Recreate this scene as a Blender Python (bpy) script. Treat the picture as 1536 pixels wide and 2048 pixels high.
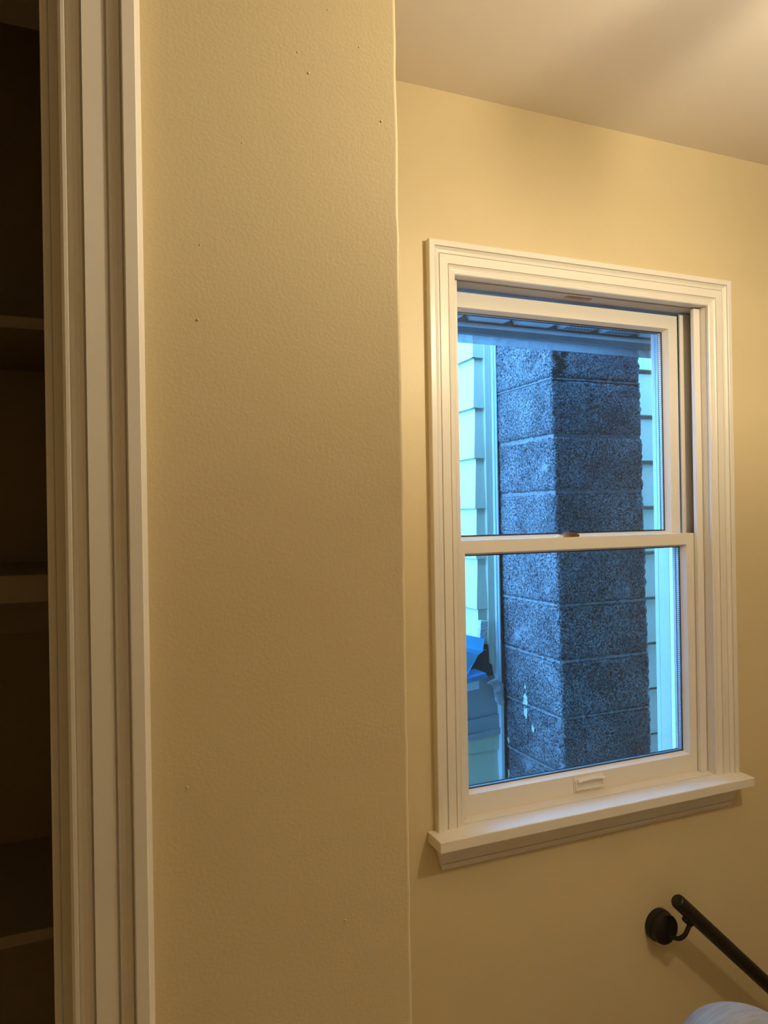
import bpy, bmesh, math, random
from mathutils import Vector, Matrix

random.seed(7)
for o in list(bpy.data.objects):
    bpy.data.objects.remove(o)
SC = bpy.context.scene
COL = SC.collection
EYE = 1.52            # eye height; every z below is measured from eye level and lifted by EYE

# ------------------------------------------------------------------ camera
F, YAW, PITCH, ROLL = 1450.0, 0.3884, -0.002, -0.0165
cam_d = bpy.data.cameras.new('camera')
cam = bpy.data.objects.new('camera', cam_d)
COL.objects.link(cam)
cam_d.sensor_fit = 'VERTICAL'
cam_d.sensor_height = 36.0
cam_d.lens = F / 2048.0 * 36.0
cam_d.clip_start = 0.02
fw = Vector((math.sin(YAW), math.cos(YAW), 0)); rt = Vector((math.cos(YAW), -math.sin(YAW), 0)); up = Vector((0, 0, 1))
f2 = fw * math.cos(PITCH) - up * math.sin(PITCH)
u2 = up * math.cos(PITCH) + fw * math.sin(PITCH)
r3 = rt * math.cos(ROLL) + u2 * math.sin(ROLL)
u3 = u2 * math.cos(ROLL) - rt * math.sin(ROLL)
m3 = Matrix((r3, u3, -f2)).transposed()
cam.matrix_world = Matrix.Translation((0, 0, EYE)) @ m3.to_4x4()
SC.camera = cam

# ------------------------------------------------------------------ sky and exposure
SKY = (0.145, 0.46, 1.0)
SKY_STRENGTH = 21.0
LAMP_POWER = 48.0
LAMP_COLOR = (1.0, 0.85, 0.60)
LAMP_POS = (1.20, 0.30, 0.66)
w = bpy.data.worlds.new('overcast_blue_sky')
SC.world = w
w.use_nodes = True
bg = w.node_tree.nodes['Background']
bg.inputs[0].default_value = (*SKY, 1)
bg.inputs[1].default_value = SKY_STRENGTH
vs = SC.view_settings
vs.view_transform = 'Standard'
vs.look = 'None'
vs.exposure = 0.0
vs.gamma = 1.0
vs.use_curve_mapping = False

# ------------------------------------------------------------------ materials
MAT = {}


def mat(name, col, rough=0.5, var=0.0, vscale=6.0, bump=0.0, bscale=200.0, bdist=0.001, metal=0.0, spec=0.5,
        col2=None, stretch=None, detail=3.0, lo=0.35, hi=0.65):
    m = bpy.data.materials.new(name)
    m.use_nodes = True
    nt = m.node_tree
    b = nt.nodes['Principled BSDF']
    b.inputs['Roughness'].default_value = rough
    b.inputs['Metallic'].default_value = metal
    b.inputs['Specular IOR Level'].default_value = spec
    tc = nt.nodes.new('ShaderNodeTexCoord')
    vec = tc.outputs['Object']
    if stretch:
        mp = nt.nodes.new('ShaderNodeMapping')
        mp.inputs['Scale'].default_value = stretch
        nt.links.new(vec, mp.inputs[0])
        vec = mp.outputs[0]
    if var > 0 or col2:
        n = nt.nodes.new('ShaderNodeTexNoise')
        n.inputs['Scale'].default_value = vscale
        n.inputs['Detail'].default_value = detail
        nt.links.new(vec, n.inputs['Vector'])
        r = nt.nodes.new('ShaderNodeValToRGB')
        r.color_ramp.elements[0].position = lo
        r.color_ramp.elements[1].position = hi
        c2 = col2 if col2 else tuple(min(1, c * (1 + var)) for c in col)
        c1 = col if col2 else tuple(c * (1 - var) for c in col)
        r.color_ramp.elements[0].color = (*c1, 1)
        r.color_ramp.elements[1].color = (*c2, 1)
        nt.links.new(n.outputs['Fac'], r.inputs[0])
        nt.links.new(r.outputs[0], b.inputs['Base Color'])
    else:
        b.inputs['Base Color'].default_value = (*col, 1)
    if bump > 0:
        n2 = nt.nodes.new('ShaderNodeTexNoise')
        n2.inputs['Scale'].default_value = bscale
        n2.inputs['Detail'].default_value = 2.0
        nt.links.new(vec, n2.inputs['Vector'])
        bp = nt.nodes.new('ShaderNodeBump')
        bp.inputs['Strength'].default_value = bump
        bp.inputs['Distance'].default_value = bdist
        nt.links.new(n2.outputs['Fac'], bp.inputs['Height'])
        nt.links.new(bp.outputs[0], b.inputs['Normal'])
    MAT[name] = m
    return m


WALL = (0.70, 0.575, 0.345)
mat('wall_yellow_paint', WALL, 0.42, var=0.02, vscale=3, bump=0.28, bscale=245, bdist=0.0010, spec=0.35)
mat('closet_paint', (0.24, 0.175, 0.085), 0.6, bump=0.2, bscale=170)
mat('ceiling_paint', (0.83, 0.75, 0.65), 0.6, bump=0.1, bscale=120)
mat('trim_white_paint', (0.82, 0.76, 0.67), 0.3, var=0.015, vscale=8, bump=0.10, bscale=60, bdist=0.0008, spec=0.4)
mat('vinyl_white', (0.84, 0.78, 0.70), 0.34, spec=0.4)
mat('track_dark', (0.10, 0.08, 0.06), 0.5)
mat('track_grey', (0.45, 0.42, 0.37), 0.45)
mat('gasket_black', (0.02, 0.025, 0.03), 0.5)
mat('head_liner', (0.50, 0.46, 0.42), 0.5, var=0.08, vscale=4)
mat('sticker_brown', (0.30, 0.13, 0.05), 0.6, col2=(0.45, 0.27, 0.14), vscale=90)
mat('bronze', (0.13, 0.075, 0.04), 0.4, var=0.25, vscale=40, metal=0.3)
mat('lock_white', (0.8, 0.78, 0.74), 0.35)
mat('black_iron', (0.008, 0.007, 0.006), 0.42, spec=0.4)
mat('newel_paint', (0.23, 0.235, 0.26), 0.5, var=0.12, vscale=30, stretch=(1.0, 6.0, 1.0), bump=0.15, bscale=60)
mat('floor_wood', (0.50, 0.38, 0.25), 0.4, var=0.25, vscale=6, stretch=(1, 10, 1))
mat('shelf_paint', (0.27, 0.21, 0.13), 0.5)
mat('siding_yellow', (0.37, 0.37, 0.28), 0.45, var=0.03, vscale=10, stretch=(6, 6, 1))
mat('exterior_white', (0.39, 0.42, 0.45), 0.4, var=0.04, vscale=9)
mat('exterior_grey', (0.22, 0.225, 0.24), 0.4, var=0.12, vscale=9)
mat('mortar', (0.12, 0.125, 0.14), 0.9, var=0.25, vscale=60, bump=0.6, bscale=90, bdist=0.004)
mat('moss', (0.012, 0.016, 0.008), 0.95, var=0.5, vscale=60)
mat('old_paint', (0.40, 0.41, 0.29), 0.7, var=0.2, vscale=120)
mat('blue_plastic', (0.022, 0.19, 0.31), 0.3, var=0.08, vscale=20)
mat('blue_metal', (0.01, 0.10, 0.21), 0.35, var=0.25, vscale=60)
mat('shingle', (0.10, 0.10, 0.11), 0.95, col2=(0.42, 0.42, 0.43), vscale=330, bump=0.4, bscale=300, bdist=0.003)
mat('rotten_wood', (0.035, 0.028, 0.022), 0.9, var=0.5, vscale=25, stretch=(12, 1, 3), bump=0.5, bscale=60, bdist=0.004)  # near-black fill for the open roof edge, shade put into the colour
mat('sealant', (0.23, 0.235, 0.25), 0.7, var=0.3, vscale=45, bump=0.5, bscale=60, bdist=0.004)
mat('ground_gravel', (0.36, 0.36, 0.36), 0.95, var=0.3, vscale=30)
mat('brass', (0.35, 0.22, 0.08), 0.35, metal=0.8)


def concrete():
    m = bpy.data.materials.new('concrete_block')
    m.use_nodes = True
    nt = m.node_tree
    b = nt.nodes['Principled BSDF']
    b.inputs['Roughness'].default_value = 0.92
    b.inputs['Specular IOR Level'].default_value = 0.2
    g = nt.nodes.new('ShaderNodeNewGeometry')
    vec = g.outputs['Position']

    def noise(s, d=3.0):
        n = nt.nodes.new('ShaderNodeTexNoise')
        n.inputs['Scale'].default_value = s
        n.inputs['Detail'].default_value = d
        nt.links.new(vec, n.inputs['Vector'])
        return n.outputs['Fac']

    def ramp(src, p0, c0, p1, c1):
        r = nt.nodes.new('ShaderNodeValToRGB')
        r.color_ramp.elements[0].position = p0
        r.color_ramp.elements[0].color = (*c0, 1)
        r.color_ramp.elements[1].position = p1
        r.color_ramp.elements[1].color = (*c1, 1)
        nt.links.new(src, r.inputs[0])
        return r.outputs[0]

    def mix(mode, fac, a, bb):
        mx = nt.nodes.new('ShaderNodeMix')
        mx.data_type = 'RGBA'
        mx.blend_type = mode
        if isinstance(fac, float):
            mx.inputs[0].default_value = fac
        else:
            nt.links.new(fac, mx.inputs[0])
        for s, i in ((a, 6), (bb, 7)):
            if isinstance(s, tuple):
                mx.inputs[i].default_value = (*s, 1)
            else:
                nt.links.new(s, mx.inputs[i])
        return mx.outputs[2]
    fine = ramp(noise(150, 2.5), 0.38, (0.018, 0.019, 0.022), 0.66, (0.185, 0.19, 0.21))
    big = ramp(noise(7, 4), 0.40, (0.62, 0.62, 0.62), 0.68, (1.15, 1.15, 1.15))
    c = mix('MULTIPLY', 1.0, fine, big)
    grit = ramp(noise(190, 1.0), 0.68, (0, 0, 0), 0.73, (1, 1, 1))
    c = mix('MIX', grit, c, (0.34, 0.34, 0.35))
    lime = ramp(noise(11, 6), 0.62, (0, 0, 0), 0.78, (0.75, 0.75, 0.75))
    c = mix('MIX', lime, c, (0.24, 0.25, 0.265))
    nt.links.new(c, b.inputs['Base Color'])
    bp = nt.nodes.new('ShaderNodeBump')
    bp.inputs['Strength'].default_value = 0.7
    bp.inputs['Distance'].default_value = 0.006
    nt.links.new(noise(135, 2.5), bp.inputs['Height'])
    nt.links.new(bp.outputs[0], b.inputs['Normal'])
    MAT['concrete_block'] = m


concrete()


def glass():
    m = bpy.data.materials.new('window_glass')
    m.use_nodes = True
    nt = m.node_tree
    nt.nodes.clear()
    out = nt.nodes.new('ShaderNodeOutputMaterial')
    tr = nt.nodes.new('ShaderNodeBsdfTransparent')
    tr.inputs[0].default_value = (0.955, 0.975, 0.975, 1)
    gl = nt.nodes.new('ShaderNodeBsdfGlossy')
    gl.inputs['Roughness'].default_value = 0.01
    fr = nt.nodes.new('ShaderNodeFresnel')
    fr.inputs[0].default_value = 1.35
    mx = nt.nodes.new('ShaderNodeMixShader')
    nt.links.new(fr.outputs[0], mx.inputs[0])
    nt.links.new(tr.outputs[0], mx.inputs[1])
    nt.links.new(gl.outputs[0], mx.inputs[2])
    nt.links.new(mx.outputs[0], out.inputs[0])
    MAT['window_glass'] = m
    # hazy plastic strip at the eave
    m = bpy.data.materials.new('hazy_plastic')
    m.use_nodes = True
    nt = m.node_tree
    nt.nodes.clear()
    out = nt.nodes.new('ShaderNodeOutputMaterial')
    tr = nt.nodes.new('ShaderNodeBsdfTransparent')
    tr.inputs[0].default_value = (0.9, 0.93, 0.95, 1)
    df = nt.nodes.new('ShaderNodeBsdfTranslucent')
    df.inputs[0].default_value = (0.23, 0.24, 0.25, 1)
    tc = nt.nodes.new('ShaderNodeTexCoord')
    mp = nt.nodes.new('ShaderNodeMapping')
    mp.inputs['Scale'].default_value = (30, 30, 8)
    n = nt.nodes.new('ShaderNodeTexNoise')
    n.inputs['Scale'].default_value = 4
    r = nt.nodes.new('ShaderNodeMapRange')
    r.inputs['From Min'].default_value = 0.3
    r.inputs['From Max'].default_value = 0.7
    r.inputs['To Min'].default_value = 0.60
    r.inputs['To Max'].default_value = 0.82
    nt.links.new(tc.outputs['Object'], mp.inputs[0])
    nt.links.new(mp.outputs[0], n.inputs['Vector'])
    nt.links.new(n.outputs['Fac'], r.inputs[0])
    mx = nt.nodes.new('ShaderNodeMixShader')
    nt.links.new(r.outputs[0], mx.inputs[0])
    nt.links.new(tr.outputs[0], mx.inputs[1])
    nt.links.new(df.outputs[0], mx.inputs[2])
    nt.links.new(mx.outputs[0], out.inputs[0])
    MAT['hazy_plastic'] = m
    # perforated aluminium spacer between the two panes
    m = mat('spacer_bar', (0.6, 0.62, 0.64), 0.4)
    nt = m.node_tree
    b = nt.nodes['Principled BSDF']
    tc = nt.nodes.new('ShaderNodeTexCoord')
    wv = nt.nodes.new('ShaderNodeTexWave')
    wv.bands_direction = 'Z'
    wv.inputs['Scale'].default_value = 55
    r = nt.nodes.new('ShaderNodeValToRGB')
    r.color_ramp.elements[0].position = 0.25
    r.color_ramp.elements[0].color = (0.30, 0.32, 0.35, 1)
    r.color_ramp.elements[1].position = 0.45
    r.color_ramp.elements[1].color = (0.9, 0.9, 0.9, 1)
    nt.links.new(tc.outputs['Object'], wv.inputs['Vector'])
    nt.links.new(wv.outputs['Fac'], r.inputs[0])
    nt.links.new(r.outputs[0], b.inputs['Base Color'])
    # frosted diffuser added below the lamp bulb to weaken light on the lower walls
    m = bpy.data.materials.new('frosted_dish')
    m.use_nodes = True
    nt = m.node_tree
    nt.nodes.clear()
    out = nt.nodes.new('ShaderNodeOutputMaterial')
    tr = nt.nodes.new('ShaderNodeBsdfTransparent')
    tr.inputs[0].default_value = (0.95, 0.95, 0.93, 1)
    df = nt.nodes.new('ShaderNodeBsdfTranslucent')
    df.inputs[0].default_value = (0.75, 0.74, 0.70, 1)
    mx = nt.nodes.new('ShaderNodeMixShader')
    mx.inputs[0].default_value = 0.66
    nt.links.new(tr.outputs[0], mx.inputs[1])
    nt.links.new(df.outputs[0], mx.inputs[2])
    nt.links.new(mx.outputs[0], out.inputs[0])
    MAT['frosted_dish'] = m
    # glowing bulb
    m = bpy.data.materials.new('bulb_glow')
    m.use_nodes = True
    b = m.node_tree.nodes['Principled BSDF']
    b.inputs['Emission Color'].default_value = (*LAMP_COLOR, 1)
    b.inputs['Emission Strength'].default_value = 8.0
    MAT['bulb_glow'] = m


glass()


# ------------------------------------------------------------------ mesh helpers
class MB:
    def __init__(self):
        self.v = []
        self.f = []

    def add(self, vs, fs):
        b = len(self.v)
        self.v += [tuple(x) for x in vs]
        self.f += [tuple(b + i for i in f) for f in fs]
        return self

    def box(self, x0, x1, y0, y1, z0, z1):
        return self.add([(x0, y0, z0), (x1, y0, z0), (x1, y1, z0), (x0, y1, z0),
                         (x0, y0, z1), (x1, y0, z1), (x1, y1, z1), (x0, y1, z1)],
                        [(0, 3, 2, 1), (4, 5, 6, 7), (0, 1, 5, 4), (1, 2, 6, 5), (2, 3, 7, 6), (3, 0, 4, 7)])

    def hexa(self, q, off):
        """a quad pushed along an offset vector"""
        off = Vector(off)
        return self.add(list(q) + [Vector(p) + off for p in q],
                        [(0, 1, 2, 3), (7, 6, 5, 4), (0, 4, 5, 1), (1, 5, 6, 2), (2, 6, 7, 3), (3, 7, 4, 0)])

    def prism(self, poly, y0, y1):
        """polygon given in (x, z), pushed from y0 to y1"""
        n = len(poly)
        vs = [(x, y0, z) for x, z in poly] + [(x, y1, z) for x, z in poly]
        return self.add(vs, [tuple(range(n)), tuple(range(2 * n - 1, n - 1, -1))] +
                        [(i, i + n, (i + 1) % n + n, (i + 1) % n) for i in range(n)])

    def loft(self, rings, closed=True, caps=True):
        n = len(rings[0])
        vs = [p for r in rings for p in r]
        fs = []
        for k in range(len(rings) - 1):
            for i in range(n if closed else n - 1):
                a = k * n + i
                b2 = k * n + (i + 1) % n
                fs.append((a, b2, b2 + n, a + n))
        if caps:
            fs.append(tuple(range(n - 1, -1, -1)))
            fs.append(tuple((len(rings) - 1) * n + i for i in range(n)))
        return self.add(vs, fs)

    def lathe(self, prof, center=(0, 0, 0), axis='Z', n=32, caps=True):
        cx, cy, cz = center
        rings = []
        for r, h in prof:
            ring = []
            for i in range(n):
                a = 2 * math.pi * i / n
                c, s = r * math.cos(a), r * math.sin(a)
                if axis == 'Z':
                    ring.append((cx + c, cy + s, cz + h))
                else:               # axis along -Y
                    ring.append((cx + c, cy - h, cz + s))
            rings.append(ring)
        return self.loft(rings, caps=caps)

    def tube(self, pts, r, n=16):
        pts = [Vector(p) for p in pts]
        rings = []
        ref = Vector((0, 1, 0))
        for i, p in enumerate(pts):
            d = (pts[min(i + 1, len(pts) - 1)] - pts[max(i - 1, 0)]).normalized()
            a = d.cross(ref)
            if a.length < 1e-3:
                a = d.cross(Vector((1, 0, 0)))
            a.normalize()
            b2 = d.cross(a)
            rr = r[i] if isinstance(r, (list, tuple)) else r
            rings.append([p + a * (rr * math.cos(2 * math.pi * k / n)) + b2 * (rr * math.sin(2 * math.pi * k / n)) for k in range(n)])
        return self.loft(rings)

    def build(self, name, m, parent=None, bevel=0.0, smooth=False, seg=2):
        me = bpy.data.meshes.new(name)
        bm = bmesh.new()
        vv = [bm.verts.new((x, y, z + EYE)) for x, y, z in self.v]
        for f in self.f:
            try:
                bm.faces.new([vv[i] for i in f])
            except ValueError:
                pass
        bmesh.ops.recalc_face_normals(bm, faces=bm.faces[:])
        if bevel > 0:
            es = [e for e in bm.edges if len(e.link_faces) == 2 and e.calc_face_angle(0) > 0.5]
            bmesh.ops.bevel(bm, geom=es, offset=bevel, segments=seg, affect='EDGES', profile=0.5)
        if smooth:
            for f in bm.faces:
                f.smooth = True
            for e in bm.edges:
                if len(e.link_faces) == 2 and e.calc_face_angle(0) > 0.7:
                    e.smooth = False
        bm.to_mesh(me)
        bm.free()
        me.materials.append(MAT[m])
        o = bpy.data.objects.new(name, me)
        COL.objects.link(o)
        if parent:
            o.parent = parent
            o.matrix_parent_inverse = parent.matrix_world.inverted()
        return o


def B(x0, x1, y0, y1, z0, z1):
    return MB().box(x0, x1, y0, y1, z0, z1)


def tag(o, label, cat, group=None, kind=None):
    o['label'] = label
    o['category'] = cat
    if group:
        o['group'] = group
    if kind:
        o['kind'] = kind
    return o


def empty(name, loc, label, cat, group=None, kind=None):
    o = bpy.data.objects.new(name, None)
    o.empty_display_size = 0.05
    o.location = (loc[0], loc[1], loc[2] + EYE)
    COL.objects.link(o)
    o.matrix_world = Matrix.Translation(o.location)
    return tag(o, label, cat, group, kind)


def struct(o, label, cat):
    return tag(o, label, cat, kind='structure')


# ------------------------------------------------------------------ levels and planes
FLOOR = -EYE
CEIL = 0.985
YP = 0.763            # hall side of the closet partition
YW = 1.508            # inside face of the window wall
YX = 1.690            # outside face of the window wall
XR = 0.338            # end corner of the partition
LOW = -3.72           # floor at the foot of the stairs / ground outside

# window opening (inside edge of the casing)
WX0, WX1, WZ0, WZ1 = 0.803, 1.586, -0.757, 0.556

# ---- window wall
mb = MB()
RX0, RX1, RZ0, RZ1 = 0.785, 1.612, -0.775, 0.575     # rough opening
mb.box(-1.7, RX0, YW, YX, LOW, CEIL + 0.1)
mb.box(RX1, 4.0, YW, YX, LOW, CEIL + 0.1)
mb.box(RX0, RX1, YW, YX, RZ1, CEIL + 0.1)
mb.box(RX0, RX1, YW, YX, LOW, RZ0)
struct(mb.build('wall_far', 'wall_yellow_paint'), 'pale yellow painted stairwell wall around the white window', 'wall')

# ---- partition with the closet doorway: L-shaped plan with a soft, uneven painted corner
r = 0.005
arc = [(XR - r + r * math.sin(a), YP + r - r * math.cos(a)) for a in [math.pi / 2 * i / 6 for i in range(7)]]
plan = [(-0.0105, YP)] + arc + [(XR, YW), (0.223, YW), (0.223, 0.878), (-0.0105, 0.878)]
rings = []
N = 90
for k in range(N + 1):
    z = FLOOR + (CEIL - FLOOR) * k / N
    j = random.gauss(0, 0.00035)
    ring = []
    for i, (x, y) in enumerate(plan):
        if 1 <= i <= 7:
            ring.append((x + j, y - abs(j) * 0.5, z))
        else:
            ring.append((x, y, z))
    rings.append(ring)
mb = MB().loft(rings)
mb.box(-0.80, -0.0105, YP, 0.878, 0.645, CEIL)
mb.box(-1.7, -0.80, YP, 0.878, FLOOR, CEIL)
o = mb.build('wall_left', 'wall_yellow_paint')
struct(o, 'pale yellow stippled wall between the door casing and the stairwell', 'wall')

for i, (x, z) in enumerate([(0.2545, 0.559), (0.2193, 0.5039), (0.3165, 0.447), (0.157, 0.394), (0.2911, 0.5258), (0.2314, 0.4836), (0.321, 0.3569), (0.1118, 0.2805), (0.108, 0.2026), (0.1426, -0.206), (0.1406, -0.1665), (0.0901, -0.2763), (0.2811, -0.316), (0.2102, -0.4397), (0.2575, -0.4494), (0.3228, -0.5782), (0.3069, -0.0187)]):
    rr = 0.0009 + 0.0006 * (i % 3) * 0.5
    q = MB().lathe([(rr, 0.0), (rr * 0.85, rr * 0.5), (rr * 0.4, rr * 0.8), (rr * 0.05, rr * 0.85)], (x, YP + 0.0001, z), axis='Y', n=8)
    q.build('paint_nib', 'wall_yellow_paint', o, smooth=True)

# ---- rest of the shell
struct(B(-1.7, 3.6, -1.6, YW, CEIL, CEIL + 0.1).build('ceiling', 'ceiling_paint'), 'off white painted ceiling above the stairwell', 'ceiling')
struct(B(-0.85, 0.223, 0.878, YW, 0.92, CEIL).build('ceiling_closet', 'ceiling_paint'), 'dark lowered ceiling inside the closet', 'ceiling')
mb = B(-1.7, 0.85, -1.6, YW, FLOOR - 0.15, FLOOR)
mb.box(0.85, 3.6, -1.6, 0.60, FLOOR - 0.15, FLOOR)
mb.box(0.60, 3.6, 0.60, YW, LOW - 0.1, LOW)
struct(mb.build('floor', 'floor_wood'), 'brown wooden hall floor with lower stair landing', 'floor')
struct(B(-1.7, 3.6, -1.7, -1.6, FLOOR, CEIL).build('wall_back', 'wall_yellow_paint'), 'yellow hall wall behind the viewer', 'wall')
struct(B(3.6, 3.7, -1.7, YW, LOW, CEIL).build('wall_right', 'wall_yellow_paint'), 'yellow wall at the far end of the stairwell', 'wall')
struct(B(-1.8, -1.7, -1.7, YW, FLOOR, CEIL).build('wall_side', 'wall_yellow_paint'), 'yellow hall wall on the closet side', 'wall')
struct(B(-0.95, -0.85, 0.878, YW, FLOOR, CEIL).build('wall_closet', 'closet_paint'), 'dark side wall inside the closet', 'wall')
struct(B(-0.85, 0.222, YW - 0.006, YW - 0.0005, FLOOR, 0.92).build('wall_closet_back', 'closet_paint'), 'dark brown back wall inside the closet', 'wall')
mb = B(0.85, 3.6, 0.54, 0.60, LOW, FLOOR - 0.15)
mb.box(0.80, 0.85, 0.60, YW, LOW, FLOOR - 0.15)
struct(mb.build('wall_under_stairs', 'wall_yellow_paint'), 'yellow wall below the hall floor beside the stairs', 'wall')

# ---- casing moulding: (distance from outer edge, thickness)
CW = 0.070
PROF = [(0, 0), (0, 0.0190), (0.0012, 0.0203), (0.0125, 0.0205), (0.0136, 0.0198), (0.0139, 0.0150), (0.0148, 0.0150), (0.0153, 0.0168),
        (0.0175, 0.0150), (0.0205, 0.0133), (0.0240, 0.0125), (0.0266, 0.0126), (0.0273, 0.0094), (0.0286, 0.0094),
        (0.0290, 0.0134), (0.0490, 0.0134), (0.0496, 0.0092), (0.0508, 0.0092), (0.0512, 0.0124), (0.0545, 0.0100),
        (0.0590, 0.0086), (0.0625, 0.0082), (0.0630, 0.0074), (0.0638, 0.0074), (0.0644, 0.0082), (0.0675, 0.0080), (0.070, 0.0062), (0.070, 0)]


def casing(parent, yw, X0, X1, Zt, Zb, wid, m, splay=0.0, head=True, sides='LR'):
    s = wid / CW
    pr = [(u * s, t) for u, t in PROF]
    if splay:
        pr[0] = (-splay, 0)
    if head:
        rings = [[(X0 + u, yw - t, Zt - u) for u, t in pr], [(X1 - u, yw - t, Zt - u) for u, t in pr]]
        MB().loft(rings).build('casing', m, parent)
    for sd in sides:
        ring = []
        for z in (Zb, None):
            ring.append([((X0 + u) if sd == 'L' else (X1 - u), yw - t, Zb if z is not None else Zt - u) for u, t in pr])
        MB().loft(ring).build('casing', m, parent)


# ------------------------------------------------------------------ closet doorway
door = empty('door_1', (-0.39, 0.80, FLOOR), 'white moulded door casing around the dark closet opening', 'doorway', kind='structure')
casing(door, YP, -0.80 - 0.0303, 0.0503, 0.70, FLOOR, 0.070, 'trim_white_paint', splay=0.0055)
B(-0.0295, -0.0105, YP + 0.035, 0.878, FLOOR, 0.63).build('jamb', 'trim_white_paint', door)
B(-0.80, -0.781, YP + 0.035, 0.878, FLOOR, 0.63).build('jamb', 'trim_white_paint', door)
B(-0.80, -0.0105, YP + 0.035, 0.878, 0.63, 0.645).build('jamb', 'trim_white_paint', door)
B(-0.0375, -0.0295, 0.80, 0.835, FLOOR, 0.63).build('door_stop', 'trim_white_paint', door, bevel=0.002)
B(-0.781, -0.773, 0.80, 0.835, FLOOR, 0.63).build('door_stop', 'trim_white_paint', door, bevel=0.002)


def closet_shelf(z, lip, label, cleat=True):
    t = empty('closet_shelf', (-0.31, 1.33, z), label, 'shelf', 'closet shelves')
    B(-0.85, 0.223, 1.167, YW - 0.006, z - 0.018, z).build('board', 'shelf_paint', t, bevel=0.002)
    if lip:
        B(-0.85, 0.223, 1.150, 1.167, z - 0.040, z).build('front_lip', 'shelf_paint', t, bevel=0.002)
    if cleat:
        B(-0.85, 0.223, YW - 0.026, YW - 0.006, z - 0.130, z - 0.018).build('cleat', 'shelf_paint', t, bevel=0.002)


closet_shelf(-0.079, True, 'closet shelf at eye level with a pale front lip')
closet_shelf(-0.595, False, 'lowest closet shelf in view, its top catching faint light', cleat=False)
closet_shelf(0.294, False, 'highest closet shelf, almost lost in the dark', cleat=False)

# ------------------------------------------------------------------ window
win = empty('window_1', (1.19, YW, WZ0), 'white double hung window with moulded casing and deep stool', 'window', kind='structure')
casing(win, YW, 0.731, 1.658, 0.628, -0.731, 0.072, 'trim_white_paint')
B(0.712, 1.663, 1.443, YW, -0.757, -0.731).build('stool', 'trim_white_paint', win, bevel=0.0025)
B(WX0 - 0.004, WX1 + 0.004, YW + 0.0003, 1.60, -0.757, -0.7312).build('stool', 'trim_white_paint', win)
# apron: upside-down moulding, ends cut back
ap = [(0.0, 0.0), (0.0, 0.020), (0.006, 0.0205), (0.0075, 0.0185), (0.036, 0.0165), (0.044, 0.0150), (0.050, 0.0128), (0.0508, 0.0085),
      (0.0522, 0.0085), (0.053, 0.0118), (0.060, 0.0110), (0.0665, 0.0080), (0.0665, 0.0)]
MB().loft([[(0.727 + u * 0.26, YW - t, -0.757 - u) for u, t in ap], [(1.650 - u * 0.2, YW - t, -0.757 - u) for u, t in ap]]).build('apron', 'trim_white_paint', win)
# jamb boards
JX = 1.606
B(WX1 + 0.002, RX1, YW + 0.0003, 1.545, -0.757, RZ1).build('side_jamb', 'trim_white_paint', win)
B(JX, RX1, 1.545, YX, -0.757, RZ1).build('side_jamb', 'track_dark', win)
B(RX0, WX0 - 0.002, YW + 0.0003, 1.545, -0.757, RZ1).build('side_jamb', 'trim_white_paint', win)
B(RX0, 0.787, 1.545, YX, -0.757, RZ1).build('side_jamb', 'track_dark', win)
B(WX0 - 0.002, WX1 + 0.002, YW + 0.0003, 1.540, WZ1 + 0.002, RZ1).build('head_jamb', 'trim_white_paint', win)
B(0.787, JX, 1.540, YX, 0.5555, RZ1).build('head_liner', 'head_liner', win)
B(0.787, JX, 1.60, YX + 0.02, -0.80, -0.757).build('sill', 'exterior_white', win)
# inside stops
B(1.564, WX1, 1.531, 1.5445, -0.7312, 0.5555).build('stop', 'vinyl_white', win, bevel=0.0025)
B(WX0, 0.825, 1.531, 1.5445, -0.7312, 0.5555).build('stop', 'vinyl_white', win, bevel=0.0025)
# balance tracks in the side channel
for xa, xb in ((1.5650, JX), (0.787, 0.8085)):
    B(xa, xb, 1.5825, 1.5895, -0.7312, 0.553).build('track_rib', 'vinyl_white', win, bevel=0.0015)
    xm = (xa + 0.022, xb) if xa > 1 else (xa, xb - 0.010)
    B(xm[0], xm[1], 1.563, 1.5665, -0.7312, 0.553).build('track_rib', 'track_grey', win, bevel=0.001)
    B(xm[0], xm[1], 1.5495, 1.5525, -0.7312, 0.553).build('track_rib', 'track_grey', win, bevel=0.001)
    B(xa, xb, 1.627, 1.640, -0.7312, 0.553).build('track_rib', 'vinyl_white', win, bevel=0.001)


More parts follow.
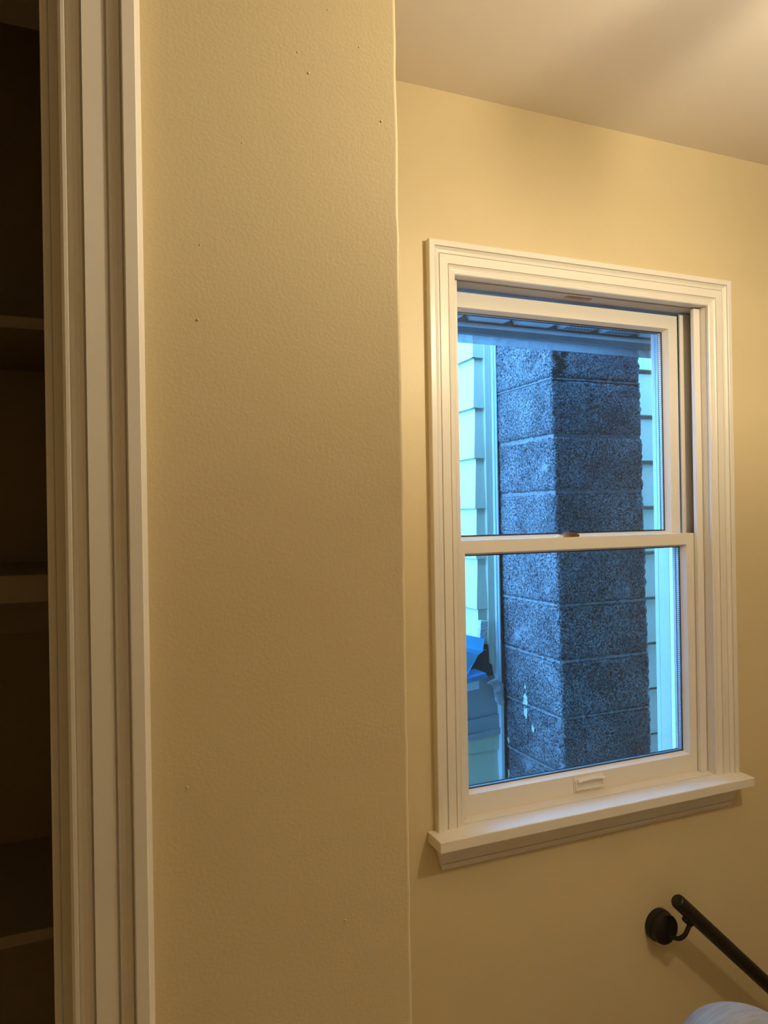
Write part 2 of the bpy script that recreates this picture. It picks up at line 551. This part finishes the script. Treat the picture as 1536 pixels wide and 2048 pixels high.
def sash(name, x0, x1, z0, z1, y0, y1, st, top, bot, label):
    """frame with a sloping glazing bead, two panes, gasket and spacer"""
    ix0, ix1, iz0, iz1 = x0 + st, x1 - st, z0 + bot, z1 - top
    gy = y0 + 0.020
    d = 0.006
    mb = MB()
    for a, b2, c, e in ((x0, ix0, z0, z1), (ix1, x1, z0, z1)):
        mb.box(a, b2, y0, y1, c, e)
    mb.box(ix0, ix1, y0, y1, z0, iz0)
    mb.box(ix0, ix1, y0, y1, iz1, z1)
    s = mb.build(name, 'vinyl_white', win)
    s['label'] = label
    # sloped bead running from the front edge of the frame back to the glass
    of = [(ix0, y0 + 0.0005, iz0), (ix1, y0 + 0.0005, iz0), (ix1, y0 + 0.0005, iz1), (ix0, y0 + 0.0005, iz1)]
    ib = [(ix0 + d, gy, iz0 + d), (ix1 - d, gy, iz0 + d), (ix1 - d, gy, iz1 - d), (ix0 + d, gy, iz1 - d)]
    oc = [(ix0, gy, iz0), (ix1, gy, iz0), (ix1, gy, iz1), (ix0, gy, iz1)]
    bb = MB()
    for k in range(4):
        n = (k + 1) % 4
        bb.loft([[of[k], ib[k], oc[k]], [of[n], ib[n], oc[n]]])
    bb.build('glazing_bead', 'vinyl_white', s)

    def ring(nm, m, inset, wdt, ya, yb):
        q = MB()
        q.box(ix0 + inset, ix0 + inset + wdt, ya, yb, iz0 + inset, iz1 - inset)
        q.box(ix1 - inset - wdt, ix1 - inset, ya, yb, iz0 + inset, iz1 - inset)
        q.box(ix0 + inset, ix1 - inset, ya, yb, iz0 + inset, iz0 + inset + wdt)
        q.box(ix0 + inset, ix1 - inset, ya, yb, iz1 - inset - wdt, iz1 - inset)
        q.build(nm, m, s)
    ring('gasket', 'gasket_black', d - 0.001, 0.0032, gy - 0.0008, gy)
    ring('spacer_bar', 'spacer_bar', d - 0.004, 0.0055, gy + 0.0032, gy + 0.0125)
    ring('gasket', 'gasket_black', d - 0.004, 0.0070, gy + 0.0126, gy + 0.0138)
    for ya in (gy, gy + 0.014):
        B(ix0 + 0.001, ix1 - 0.001, ya, ya + 0.003, iz0 + 0.001, iz1 - 0.001).build('glass_pane', 'window_glass', s)
    return s


upper = sash('upper_sash', 0.812, 1.5605, -0.098, 0.5465, 1.590, 1.627, 0.032, 0.0375, 0.030, 'upper sash set further out, glass showing the chimney and eave')
lower = sash('lower_sash', 0.808, 1.5715, -0.7310, -0.069, 1.546, 1.583, 0.0335, 0.031, 0.049, 'lower sash nearest the room with a wide bottom rail')
# finger lift moulded on the bottom rail
fx0, fx1, fz0, fz1 = 1.146, 1.241, -0.7235, -0.6885
q = MB()
q.prism([(fx0, fz0), (fx1, fz0), (fx1, fz1), (fx0, fz1)], 1.5435, 1.5462)
lift = q.build('finger_lift', 'vinyl_white', lower, bevel=0.001)
q = MB()
na = 14
rings = []
for i in range(na + 1):
    a = i / na
    x = fx0 + 0.010 + (fx1 - fx0 - 0.012) * a
    h = 0.0060 * math.sin(math.pi * min(1.0, 0.15 + 0.75 * a))
    zt = fz1 - 0.011 + h
    pr_ = 1.5345 - h * 0.4
    rings.append([(x, 1.5438, zt + 0.004), (x, pr_ + 0.003, zt + 0.0035), (x, pr_, zt + 0.0005), (x, pr_ + 0.001, zt - 0.0025), (x, 1.5438, zt - 0.001)])
q.loft(rings)
q.build('lift_hood', 'vinyl_white', lower, smooth=True)
q = MB()
q.box(fx0 + 0.003, fx1 - 0.002, 1.5395, 1.5440, fz0 + 0.002, fz0 + 0.0075)
q.box(fx0 + 0.003, fx0 + 0.009, 1.5395, 1.5440, fz0 + 0.0075, fz1 - 0.008)
q.box(fx1 - 0.008, fx1 - 0.002, 1.5395, 1.5440, fz0 + 0.0075, fz1 - 0.006)
q.build('lift_rim', 'vinyl_white', lower, bevel=0.0012)
# cam lock lying on the meeting rail
q = MB()
prof = []
rings = []
for i in range(13):
    a = i / 12
    x = 1.128 + 0.062 * a
    wd = 0.011 * math.sin(math.pi * min(1, 0.12 + a * 0.88)) ** 0.6 + 0.001
    hh = 0.0115 * math.sin(math.pi * min(0.97, 0.18 + a * 0.72)) ** 0.8 + 0.001
    rings.append([(x, 1.562 - wd, -0.069), (x, 1.562 - wd * 0.8, -0.069 + hh * 0.8), (x, 1.562, -0.069 + hh), (x, 1.562 + wd, -0.069 + hh * 0.7), (x, 1.562 + wd, -0.069)])
q.loft(rings)
lk = q.build('sash_lock', 'bronze', lower, smooth=True)
lk['label'] = 'brown lever of the sash lock'
q = MB()
q.lathe([(0.0105, 0), (0.0105, 0.003), (0.008, 0.005), (0.002, 0.0055)], (1.128, 1.562, -0.069), n=16)
q.box(1.112, 1.126, 1.557, 1.567, -0.069, -0.0665)
q.box(1.186, 1.208, 1.558, 1.566, -0.069, -0.0675)
q.build('lock_base', 'lock_white', lower, smooth=True)
st = B(1.158, 1.236, 1.553, 1.568, 0.5540, 0.5554).build('sticker', 'sticker_brown', win)
st['label'] = 'brown worn label stuck under the window head'
# outside stop / storm window channel
for xa, xb, xc in ((1.566, 1.600, 1), (0.787, 0.828, 0)):
    B(xa, xb, 1.642, 1.684, -0.757, 0.548).build('blind_stop', 'exterior_white', win, bevel=0.002)
    B(xa - 0.0 if xc else xa, xb, 1.684, 1.700, -0.757, 0.548).build('blind_stop', 'exterior_white', win, bevel=0.002)
B(1.5805, 1.600, 1.6405, 1.6425, -0.757, 0.548).build('blind_stop', 'exterior_white', win)
B(0.787, JX, 1.690, 1.712, 0.560, 0.62).build('brick_mould', 'exterior_white', win)

# ------------------------------------------------------------------ handrail
hr = empty('handrail', (1.40, YW, -1.13), 'black round iron handrail sloping down the yellow stair wall', 'handrail')
P0 = Vector((1.3773, 1.433, -1.0002))
P1 = Vector((1.6864, 1.433, -1.2933))
dr = (P1 - P0).normalized()
RR = 0.0185
pts = [P0 + dr * t for t in (-0.006, -0.005, -0.0015, 0.003)] + [P0 + dr * 1.9]
MB().tube(pts, [RR * 0.72, RR * 0.86, RR * 0.97, RR, RR], 28).build('rail', 'black_iron', hr, smooth=True)


def bracket(t, rail):
    c = P0 + dr * t
    base = Vector((c.x - 0.045, YW, c.z - 0.052))
    ros = MB()
    ros.lathe([(0.0415, 0.0), (0.0415, 0.013), (0.0400, 0.0165), (0.0385, 0.0170), (0.0385, 0.0300), (0.0370, 0.0345), (0.0300, 0.0372), (0.001, 0.0378)],
              base, axis='Y', n=40)
    br = ros.build('bracket', 'black_iron', rail, smooth=True)
    tip = c - Vector((0.0, 0, RR))
    a0 = Vector((base.x, YW - 0.034, base.z - 0.010))
    ctrl = [a0, Vector((base.x + 0.003, YW - 0.050, base.z - 0.010)), Vector((base.x + 0.011, YW - 0.066, base.z - 0.007)),
            Vector((base.x + 0.021, YW - 0.074, base.z + 0.004)), Vector((base.x + 0.030, YW - 0.075, base.z + 0.016)), Vector((tip.x - 0.006, tip.y, tip.z - 0.004))]
    ps = []
    for i in range(len(ctrl) - 1):
        p = [ctrl[max(i - 1, 0)], ctrl[i], ctrl[i + 1], ctrl[min(i + 2, len(ctrl) - 1)]]
        for k in range(5):
            s = k / 5
            ps.append(0.5 * ((2 * p[1]) + (p[2] - p[0]) * s + (2 * p[0] - 5 * p[1] + 4 * p[2] - p[3]) * s * s + (3 * p[1] - p[0] - 3 * p[2] + p[3]) * s ** 3))
    ps.append(ctrl[-1])
    MB().tube(ps, 0.0058, 12).build('bracket_arm', 'black_iron', br, smooth=True)
    nrm = Vector((-dr.z, 0, dr.x))
    if nrm.z > 0:
        nrm = -nrm
    s0 = c + nrm * (RR - 0.003)
    MB().tube([s0 - dr * 0.014 + nrm * 0.001, s0 - dr * 0.013 + nrm * 0.004, s0 + dr * 0.013 + nrm * 0.004, s0 + dr * 0.014 + nrm * 0.001], [0.006, 0.009, 0.009, 0.006], 12).build('saddle', 'black_iron', br, smooth=True)


bracket(0.062, hr)
bracket(1.55, hr)

# ------------------------------------------------------------------ newel post
NX, NY, NT = 0.778, 0.694, -0.660
nw = empty('newel_post', (NX, NY, FLOOR), 'pale grey rounded newel top below the black handrail', 'newel post')
MB().lathe([(0.050, FLOOR), (0.050, FLOOR + 0.20), (0.042, FLOOR + 0.22), (0.042, NT - 0.13), (0.048, NT - 0.115)], (NX, NY, 0), n=40).build('shaft', 'newel_paint', nw, smooth=True)
pr = [(0.052, -0.115), (0.070, -0.100), (0.082, -0.080), (0.086, -0.062)]
for i in range(1, 15):
    a = math.pi / 2 * i / 14
    pr.append((max(0.001, 0.086 * math.cos(a)), -0.062 + 0.062 * math.sin(a)))
MB().lathe(pr, (NX, NY, NT), n=48).build('cap', 'newel_paint', nw, smooth=True)

# ------------------------------------------------------------------ stairs
stair = empty('staircase', (0.85, 1.05, LOW), 'wooden stairs going down beside the window wall', 'stairs', kind='structure')
for k in range(10):
    xa = 0.85 + 0.214 * k
    zt = FLOOR - 0.20 * (k + 1)
    B(xa - 0.02, xa + 0.22, 0.602, YW - 0.001, zt - 0.03, zt).build('tread', 'floor_wood', stair)
    B(xa + 0.195, xa + 0.214, 0.602, YW - 0.001, zt - 0.20, zt - 0.03).build('riser', 'trim_white_paint', stair)

# ------------------------------------------------------------------ ceiling lamp (just outside the frame)
lx, ly, lz = LAMP_POS
lamp = empty('ceiling_lamp', (lx, ly, CEIL), 'flush caged ceiling lamp over the top of the stairs', 'lamp')
MB().lathe([(0.13, CEIL), (0.13, CEIL - 0.018), (0.10, CEIL - 0.03), (0.02, CEIL - 0.032)], (lx, ly, 0), n=40).build('canopy', 'brass', lamp, smooth=True)
MB().lathe([(0.018, CEIL - 0.03), (0.018, lz + 0.045)], (lx, ly, 0), n=20).build('socket', 'brass', lamp, smooth=True)
MB().lathe([(0.012, 0.045), (0.014, 0.038), (0.024, 0.020), (0.028, 0.0), (0.024, -0.018), (0.012, -0.027), (0.001, -0.029)], (lx, ly, lz), n=24).build('bulb', 'window_glass', lamp, smooth=True)
MB().tube([(lx - 0.004, ly, lz + 0.012), (lx, ly, lz + 0.004), (lx + 0.004, ly, lz + 0.012)], 0.0012, 6).build('filament', 'bulb_glow', lamp)
for k in range(8):
    a = 2 * math.pi * (k + 0.11) / 8
    x, y = lx + 0.115 * math.cos(a), ly + 0.115 * math.sin(a)
    MB().tube([(x, y, CEIL - 0.012), (x, y, lz + 0.012)], 0.007, 8).build('cage_bar', 'brass', lamp)
MB().lathe([(0.112, lz + 0.016), (0.118, lz + 0.016), (0.118, lz + 0.011), (0.112, lz + 0.011), (0.112, lz + 0.016)], (lx, ly, 0), n=40, caps=False).build('cage_ring', 'brass', lamp)
MB().lathe([(0.001, lz - 0.062), (0.06, lz - 0.058), (0.10, lz - 0.046)], (lx, ly, 0), n=40, caps=False).build('dish', 'frosted_dish', lamp, smooth=True)  # unseen diffuser added to dim the lamp's downward light
ld = bpy.data.lights.new('lamp_light', 'POINT')
ld.energy = LAMP_POWER
ld.color = LAMP_COLOR
ld.shadow_soft_size = 0.02
lo = bpy.data.objects.new('lamp_light', ld)
COL.objects.link(lo)
lo.location = (lx, ly, lz + EYE)
lo.parent = lamp
lo.matrix_parent_inverse = lamp.matrix_world.inverted()

# outside cladding of the window wall
mb = MB()
mb.box(-1.9, RX0, YX, YX + 0.012, LOW, 0.60)
mb.box(RX1, 4.1, YX, YX + 0.012, LOW, 0.60)
mb.box(RX0, RX1, YX, YX + 0.012, LOW, RZ0)
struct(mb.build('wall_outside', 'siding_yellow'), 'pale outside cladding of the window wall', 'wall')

# ------------------------------------------------------------------ outside: our own eave
eave = empty('roof_eave', (1.3, YX, 0.58), 'white vented soffit and fascia seen through the top of the window', 'eave')
SOF = 0.583
SP = 0.1635
g0 = 1.070
for k in range(-8, 16):
    xg = g0 + SP * k
    ring = []
    sec = [(xg - SP + 0.012, SOF), (xg - 0.030, SOF), (xg - 0.012, SOF + 0.016), (xg + 0.004, SOF + 0.016), (xg + 0.012, SOF),
           (xg + 0.012, SOF + 0.020), (xg - SP + 0.012, SOF + 0.020)]
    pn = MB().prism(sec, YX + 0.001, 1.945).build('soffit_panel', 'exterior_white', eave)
    if k in (3, 4, 9, 10):
        q = MB()
        for i in range(9):
            for j in range(6):
                xs = xg - SP + 0.024 + i * 0.0130
                ys = 1.735 + j * 0.034
                q.box(xs, xs + 0.0060, ys, ys + 0.024, SOF - 0.0010, SOF + 0.001)
        q.build('vent_slot', 'gasket_black', pn)
B(-1.0, 4.0, 1.935, 1.955, 0.566, 0.5765).build('soffit_channel', 'exterior_white', eave, bevel=0.004)
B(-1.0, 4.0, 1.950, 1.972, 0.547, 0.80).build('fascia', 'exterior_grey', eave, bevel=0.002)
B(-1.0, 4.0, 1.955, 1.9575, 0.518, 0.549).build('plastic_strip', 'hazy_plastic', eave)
MB().hexa([(-1.9, 1.99, 0.80), (4.1, 1.99, 0.80), (4.1, -2.0, 2.6), (-1.9, -2.0, 2.6)], (0, 0, 0.06)).build('roof_deck', 'shingle', eave)

# ------------------------------------------------------------------ outside: concrete block chimney
ch = empty('chimney', (1.76, 2.38, LOW), 'rough grey concrete block chimney standing outside the window', 'chimney')


def block_mesh(seed):
    rnd = random.Random(seed)
    bw, bd, bh = 0.405, 0.394, 0.1975
    nx, ny, nz = 34, 33, 17
    bm = bmesh.new()
    vid = {}

    def V(i, j, k):
        key = (i, j, k)
        if key not in vid:
            x, y, z = bw * i / nx, bd * j / ny, bh * k / nz
            e = sum((i in (0, nx), j in (0, ny), k in (0, nz)))
            dx, dy, dz = [rnd.gauss(0, 0.0016) for _ in range(3)]
            if e >= 2:      # worn edges
                pull = 0.0022 + abs(rnd.gauss(0, 0.0016))
                x += pull * (1 if i == 0 else -1 if i == nx else 0)
                y += pull * (1 if j == 0 else -1 if j == ny else 0)
                z += pull * 0.6 * (1 if k == 0 else -1 if k == nz else 0)
            if k == 0:
                dz = max(dz, 0)
            if k == nz:
                dz = min(dz, 0)
            vid[key] = bm.verts.new((x + dx, y + dy, z + dz))
        return vid[key]
    for i in range(nx):
        for k in range(nz):
            bm.faces.new([V(i, 0, k), V(i + 1, 0, k), V(i + 1, 0, k + 1), V(i, 0, k + 1)])
    for j in range(ny):
        for k in range(nz):
            bm.faces.new([V(0, j + 1, k), V(0, j, k), V(0, j, k + 1), V(0, j + 1, k + 1)])
            bm.faces.new([V(nx, j, k), V(nx, j + 1, k), V(nx, j + 1, k + 1), V(nx, j, k + 1)])
    for a, b2, c, d in (((0, 0), (nx, 0), (nx, ny), (0, ny)),):
        for i in range(nx):
            for j in range(ny):
                if i < 2 or j < 2 or i >= nx - 2:
                    bm.faces.new([V(i, j, nz), V(i + 1, j, nz), V(i + 1, j + 1, nz), V(i, j + 1, nz)])
                    bm.faces.new([V(i, j + 1, 0), V(i + 1, j + 1, 0), V(i + 1, j, 0), V(i, j, 0)])
    me = bpy.data.meshes.new('concrete_block')
    bm.to_mesh(me)
    bm.free()
    for p in me.polygons:
        p.use_smooth = True
    me.materials.append(MAT['concrete_block'])
    return me


bms = [block_mesh(s) for s in (1, 2, 3, 4)]
PITCHB = 0.205


def chx(z):
    return 1.551 + max(0.0, min(0.03, (0.5 - z) * 0.018))


k = -5
while 0.477 - PITCHB * k > LOW + 0.2:
    zt = 0.477 - PITCHB * k
    o = bpy.data.objects.new('concrete_block', bms[k % 4])
    COL.objects.link(o)
    o.parent = ch
    o.matrix_parent_inverse = ch.matrix_world.inverted()
    o.location = (chx(zt - 0.1) + random.gauss(0, 0.001), 2.180 + random.gauss(0, 0.0015), zt - PITCHB + 0.004 + EYE)
    k += 1
mq = MB()
rings = []
for z in [LOW] + [0.477 - PITCHB * i for i in range(18, -6, -1)]:
    x = chx(z)
    rings.append([(x + 0.005, 2.186, z), (x + 0.399, 2.186, z), (x + 0.399, 2.572, z), (x + 0.005, 2.572, z)])
mq.loft(rings)
mq.build('mortar_core', 'mortar', ch)
# mortar smeared proud of the joints on the lower courses
for i in range(0, 8):
    zj = 0.477 - PITCHB * i
    if i in (1, 2):
        continue
    x = chx(zj)
    rr = []
    n = 40
    amp = 0.0035 if i >= 4 else 0.002
    for j in range(n + 1):
        xx = x + 0.004 + 0.396 * j / n
        a = amp + random.gauss(0, amp * 0.4)
        yy = 2.1815 - max(0.0003, amp * 0.45 + random.gauss(0, 0.0012))
        rr.append([(xx, yy, zj + a), (xx, yy, zj - a), (xx, 2.19, zj - a), (xx, 2.19, zj + a)])
    MB().loft(rr).build('mortar_joint', 'mortar', ch)
    rr = []
    for j in range(n + 1):
        yy = 2.184 + 0.388 * j / n
        a = amp + random.gauss(0, amp * 0.4)
        xx = x - max(0.0, amp * 0.35 + random.gauss(0, 0.0012))
        rr.append([(xx, yy, zj + a), (xx, yy, zj - a), (x + 0.01, yy, zj - a), (x + 0.01, yy, zj + a)])
    MB().loft(rr).build('mortar_joint', 'mortar', ch)
# moss tuft on the front face, top corner
q = MB()
rnd = random.Random(5)
mp = [(1.565, 0.560), (1.575, 0.545), (1.590, 0.535), (1.600, 0.520), (1.585, 0.515), (1.572, 0.505), (1.560, 0.495), (1.612, 0.580), (1.606, 0.570), (1.600, 0.540), (1.580, 0.555), (1.590, 0.500)]
for (mx_, mz_) in mp:
    for _ in range(14):
        x = mx_ + rnd.gauss(0, 0.006)
        z = mz_ + rnd.gauss(0, 0.006)
        s = rnd.uniform(0.0028, 0.0058)
        y = 2.179
        q.add([(x - s, y, z - s), (x + s, y, z - s * 0.6), (x, y, z + s), (x + rnd.gauss(0, s), y - rnd.uniform(0.001, 0.004), z + rnd.gauss(0, s))], [(0, 1, 3), (1, 2, 3), (2, 0, 3), (0, 2, 1)])
mo = q.build('moss_patch', 'moss', ch)
mo['kind'] = 'stuff'
mo['label'] = 'dark moss patch near the chimney corner'
# old paint runs on the left face
dl = [[(2.4163, -0.6689), (2.4267, -0.7119), (2.4327, -0.7566), (2.403, -0.7546), (2.4061, -0.7073)],
      [(2.424, -0.7724), (2.4292, -0.794), (2.4115, -0.8124), (2.4034, -0.7674)],
      [(2.3805, -0.8245), (2.3745, -0.848), (2.3636, -0.85), (2.3631, -0.8324), (2.3716, -0.8234)],
      [(2.566, -0.9244), (2.5482, -0.9455), (2.542, -0.9385), (2.5474, -0.9215)],
      [(2.564, -1.0566), (2.5629, -1.0987), (2.5524, -1.0793), (2.554, -1.0533)]]
for d in dl:
    # refine the outline so that its rim is ragged
    pts = []
    for i in range(len(d)):
        a, b2 = d[i], d[(i + 1) % len(d)]
        for s in range(5):
            t = s / 5
            pts.append((a[0] + (b2[0] - a[0]) * t + random.gauss(0, 0.0011), a[1] + (b2[1] - a[1]) * t + random.gauss(0, 0.0011)))
    zc = sum(p[1] for p in pts) / len(pts)
    xf = chx(zc) - 0.0022
    n = len(pts)
    MB().add([(xf, y, z) for y, z in pts] + [(xf + 0.006, y, z) for y, z in pts],
             [tuple(range(n)), tuple(range(2 * n - 1, n - 1, -1))] + [(i, (i + 1) % n, (i + 1) % n + n, i + n) for i in range(n)]).build('paint_drip', 'old_paint', ch)

# ------------------------------------------------------------------ outside: house wing with lap siding
hs = empty('house_wing', (1.8, 2.6, LOW), 'house wing with pale lap siding behind the block chimney', 'house')
mb = B(1.490, 4.5, 2.612, 6.0, LOW, 1.0)
mb.box(-1.5, 1.4899, 2.612, 6.0, LOW, -0.80)
mb.build('wall_core', 'siding_yellow', hs)
ROW = 0.2045
for k in range(-1, 16):
    zb = 0.628 - ROW * k
    zt = zb + ROW + 0.004
    # right of the chimney
    zg = zt - 0.020
    MB().hexa([(1.99, 2.570, zb), (4.5, 2.570, zb), (4.5, 2.590, zg), (1.99, 2.590, zg)], (0, 0.021, 0)).build('siding_plank', 'siding_yellow', hs)
    # wall running away on the left, and its return at the corner
    if k <= 6:
        MB().hexa([(1.455, 2.580, zb), (1.471, 2.596, zt), (1.471, 6.0, zt), (1.455, 6.0, zb)], (0.018, 0, 0)).build('siding_plank', 'siding_yellow', hs)
    if k <= 5:
        xe = 1.507 + random.uniform(-0.002, 0.003)
        MB().hexa([(1.4552, 2.5798, zb), (xe, 2.5798, zb), (xe, 2.5958, zt), (1.4712, 2.5958, zt)], (0, 0.018, 0)).build('corner_return', 'siding_yellow', hs)
B(1.466, 1.512, 2.590, 2.612, -0.66, -0.37).build('backing_board', 'siding_yellow', hs)
B(1.506, 1.535, 2.576, 2.612, -0.662, 1.0).build('trim_board', 'siding_yellow', hs, bevel=0.002)
B(1.5355, 1.5425, 2.560, 2.612, -0.690, 1.0).build('corner_channel', 'exterior_white', hs, bevel=0.001)
B(1.5430, 1.5495, 2.553, 2.612, -0.690, 1.0).build('corner_channel', 'exterior_white', hs, bevel=0.001)
B(1.546, 1.560, 2.556, 2.612, -2.4, -0.70).build('corner_channel', 'exterior_white', hs, bevel=0.001)


def band(z0l, z0r, z1l, z1r, y0, y1, m, nm):
    """strip across the lower wall; heights are given at x=1.386 and x=1.545"""
    def zz(a, b2, x):
        return a + (b2 - a) * (x - 1.386) / 0.159
    xs = (1.05, 1.545)
    MB().prism([(xs[0], zz(z0l, z0r, xs[0])), (xs[1], zz(z0l, z0r, xs[1])), (xs[1], zz(z1l, z1r, xs[1])), (xs[0], zz(z1l, z1r, xs[0]))], y0, y1).build(nm, m, hs)


band(-0.8435, -0.830, -0.70, -0.668, 2.584, 2.612, 'exterior_grey', 'frieze_board')
band(-0.897, -0.8846, -0.840, -0.827, 2.573, 2.612, 'exterior_grey', 'frieze_board')
band(-0.914, -0.906, -0.894, -0.8816, 2.562, 2.612, 'exterior_grey', 'frieze_board')
band(-0.9725, -0.9725, -0.905, -0.898, 2.578, 2.612, 'siding_yellow', 'siding_plank')
for k in range(6):
    zb = -1.177 - ROW * k
    MB().hexa([(-1.5, 2.572, zb), (1.546, 2.572, zb), (1.546, 2.592, zb + ROW), (-1.5, 2.592, zb + ROW)], (0, 0.02, 0)).build('siding_plank', 'siding_yellow', hs)

# ---- broken lower roof edge beside the wing
rf = empty('lower_roof', (1.3, 2.6, -0.6), 'broken low roof edge with blue sheet beside the chimney', 'roof')
o = MB().hexa([(-1.5, 2.56, -0.600), (1.452, 2.56, -0.600), (1.452, 6.0, 0.55), (-1.5, 6.0, 0.55)], (0, 0, -0.05)).build('roof_deck', 'shingle', rf)
B(1.05, 1.480, 2.545, 2.61, -0.653, -0.556).build('rafter_end', 'rotten_wood', rf)  # solid dark block standing in for the shaded hollow under the roof edge
MB().prism([(1.466, -0.53), (1.496, -0.54), (1.500, -0.615), (1.512, -0.62), (1.520, -0.664), (1.46, -0.668)], 2.566, 2.589).build('rafter_end', 'rotten_wood', rf)  # right-hand part of the same hollow, its shade painted in
MB().prism([(1.4585, -0.4375), (1.4895, -0.4421), (1.4827, -0.5250), (1.4500, -0.5250)], 2.553, 2.578).build('shingle_strip', 'shingle', rf, bevel=0.002)
MB().prism([(1.10, -0.6596), (1.4058, -0.6574), (1.4052, -0.6905), (1.10, -0.716)], 2.482, 2.60).build('fascia_block', 'exterior_white', rf, bevel=0.002)
# folded blue sheet: back part leans, front part drops
top = [(1.10, 2.53, -0.408), (1.4600, 2.53, -0.507), (1.4210, 2.478, -0.5455), (1.10, 2.478, -0.4475)]
low_ = [(1.10, 2.478, -0.4475), (1.4210, 2.478, -0.5455), (1.3960, 2.468, -0.5540), (1.3440, 2.455, -0.6140), (1.24, 2.445, -0.735), (1.10, 2.445, -0.735)]
q = MB()
q.hexa(top, (0, 0.003, -0.003))
n = len(low_)
off = Vector((0, 0.004, 0))
q.add(low_ + [Vector(p) + off for p in low_], [tuple(range(n)), tuple(range(2 * n - 1, n - 1, -1))] + [(i, i + n, (i + 1) % n + n, (i + 1) % n) for i in range(n)])
q.build('blue_sheet', 'blue_plastic', rf)
MB().prism([(1.10, -0.668), (1.4197, -0.624), (1.4298, -0.6432), (1.10, -0.688)], 2.452, 2.556).build('blue_drip_edge', 'blue_metal', rf, bevel=0.002)

# ---- torn sealant hanging from the trim end
poly = [(1.4787, -0.6889), (1.5143, -0.6737), (1.5387, -0.688), (1.5463, -0.7197), (1.5529, -0.7347), (1.5483, -0.7579), (1.5563, -0.7707), (1.5506, -0.7819), (1.5313, -0.7821), (1.5126, -0.761), (1.5056, -0.7035)]
pts = []
for i in range(len(poly)):
    a, b2 = poly[i], poly[(i + 1) % len(poly)]
    for s in range(4):
        t = s / 4
        pts.append((a[0] + (b2[0] - a[0]) * t + random.gauss(0, 0.0012), a[1] + (b2[1] - a[1]) * t + random.gauss(0, 0.0012)))
se = MB().prism(pts, 2.538, 2.5545).build('sealant_smear', 'sealant', bevel=0.004)
tag(se, 'torn grey sealant smeared over the trim end by the chimney', 'sealant')

# ---- ground outside
struct(B(-30, 30, YX, 60, LOW - 0.1, LOW).build('floor_outside', 'ground_gravel'), 'pale gravel ground far below the window', 'ground')
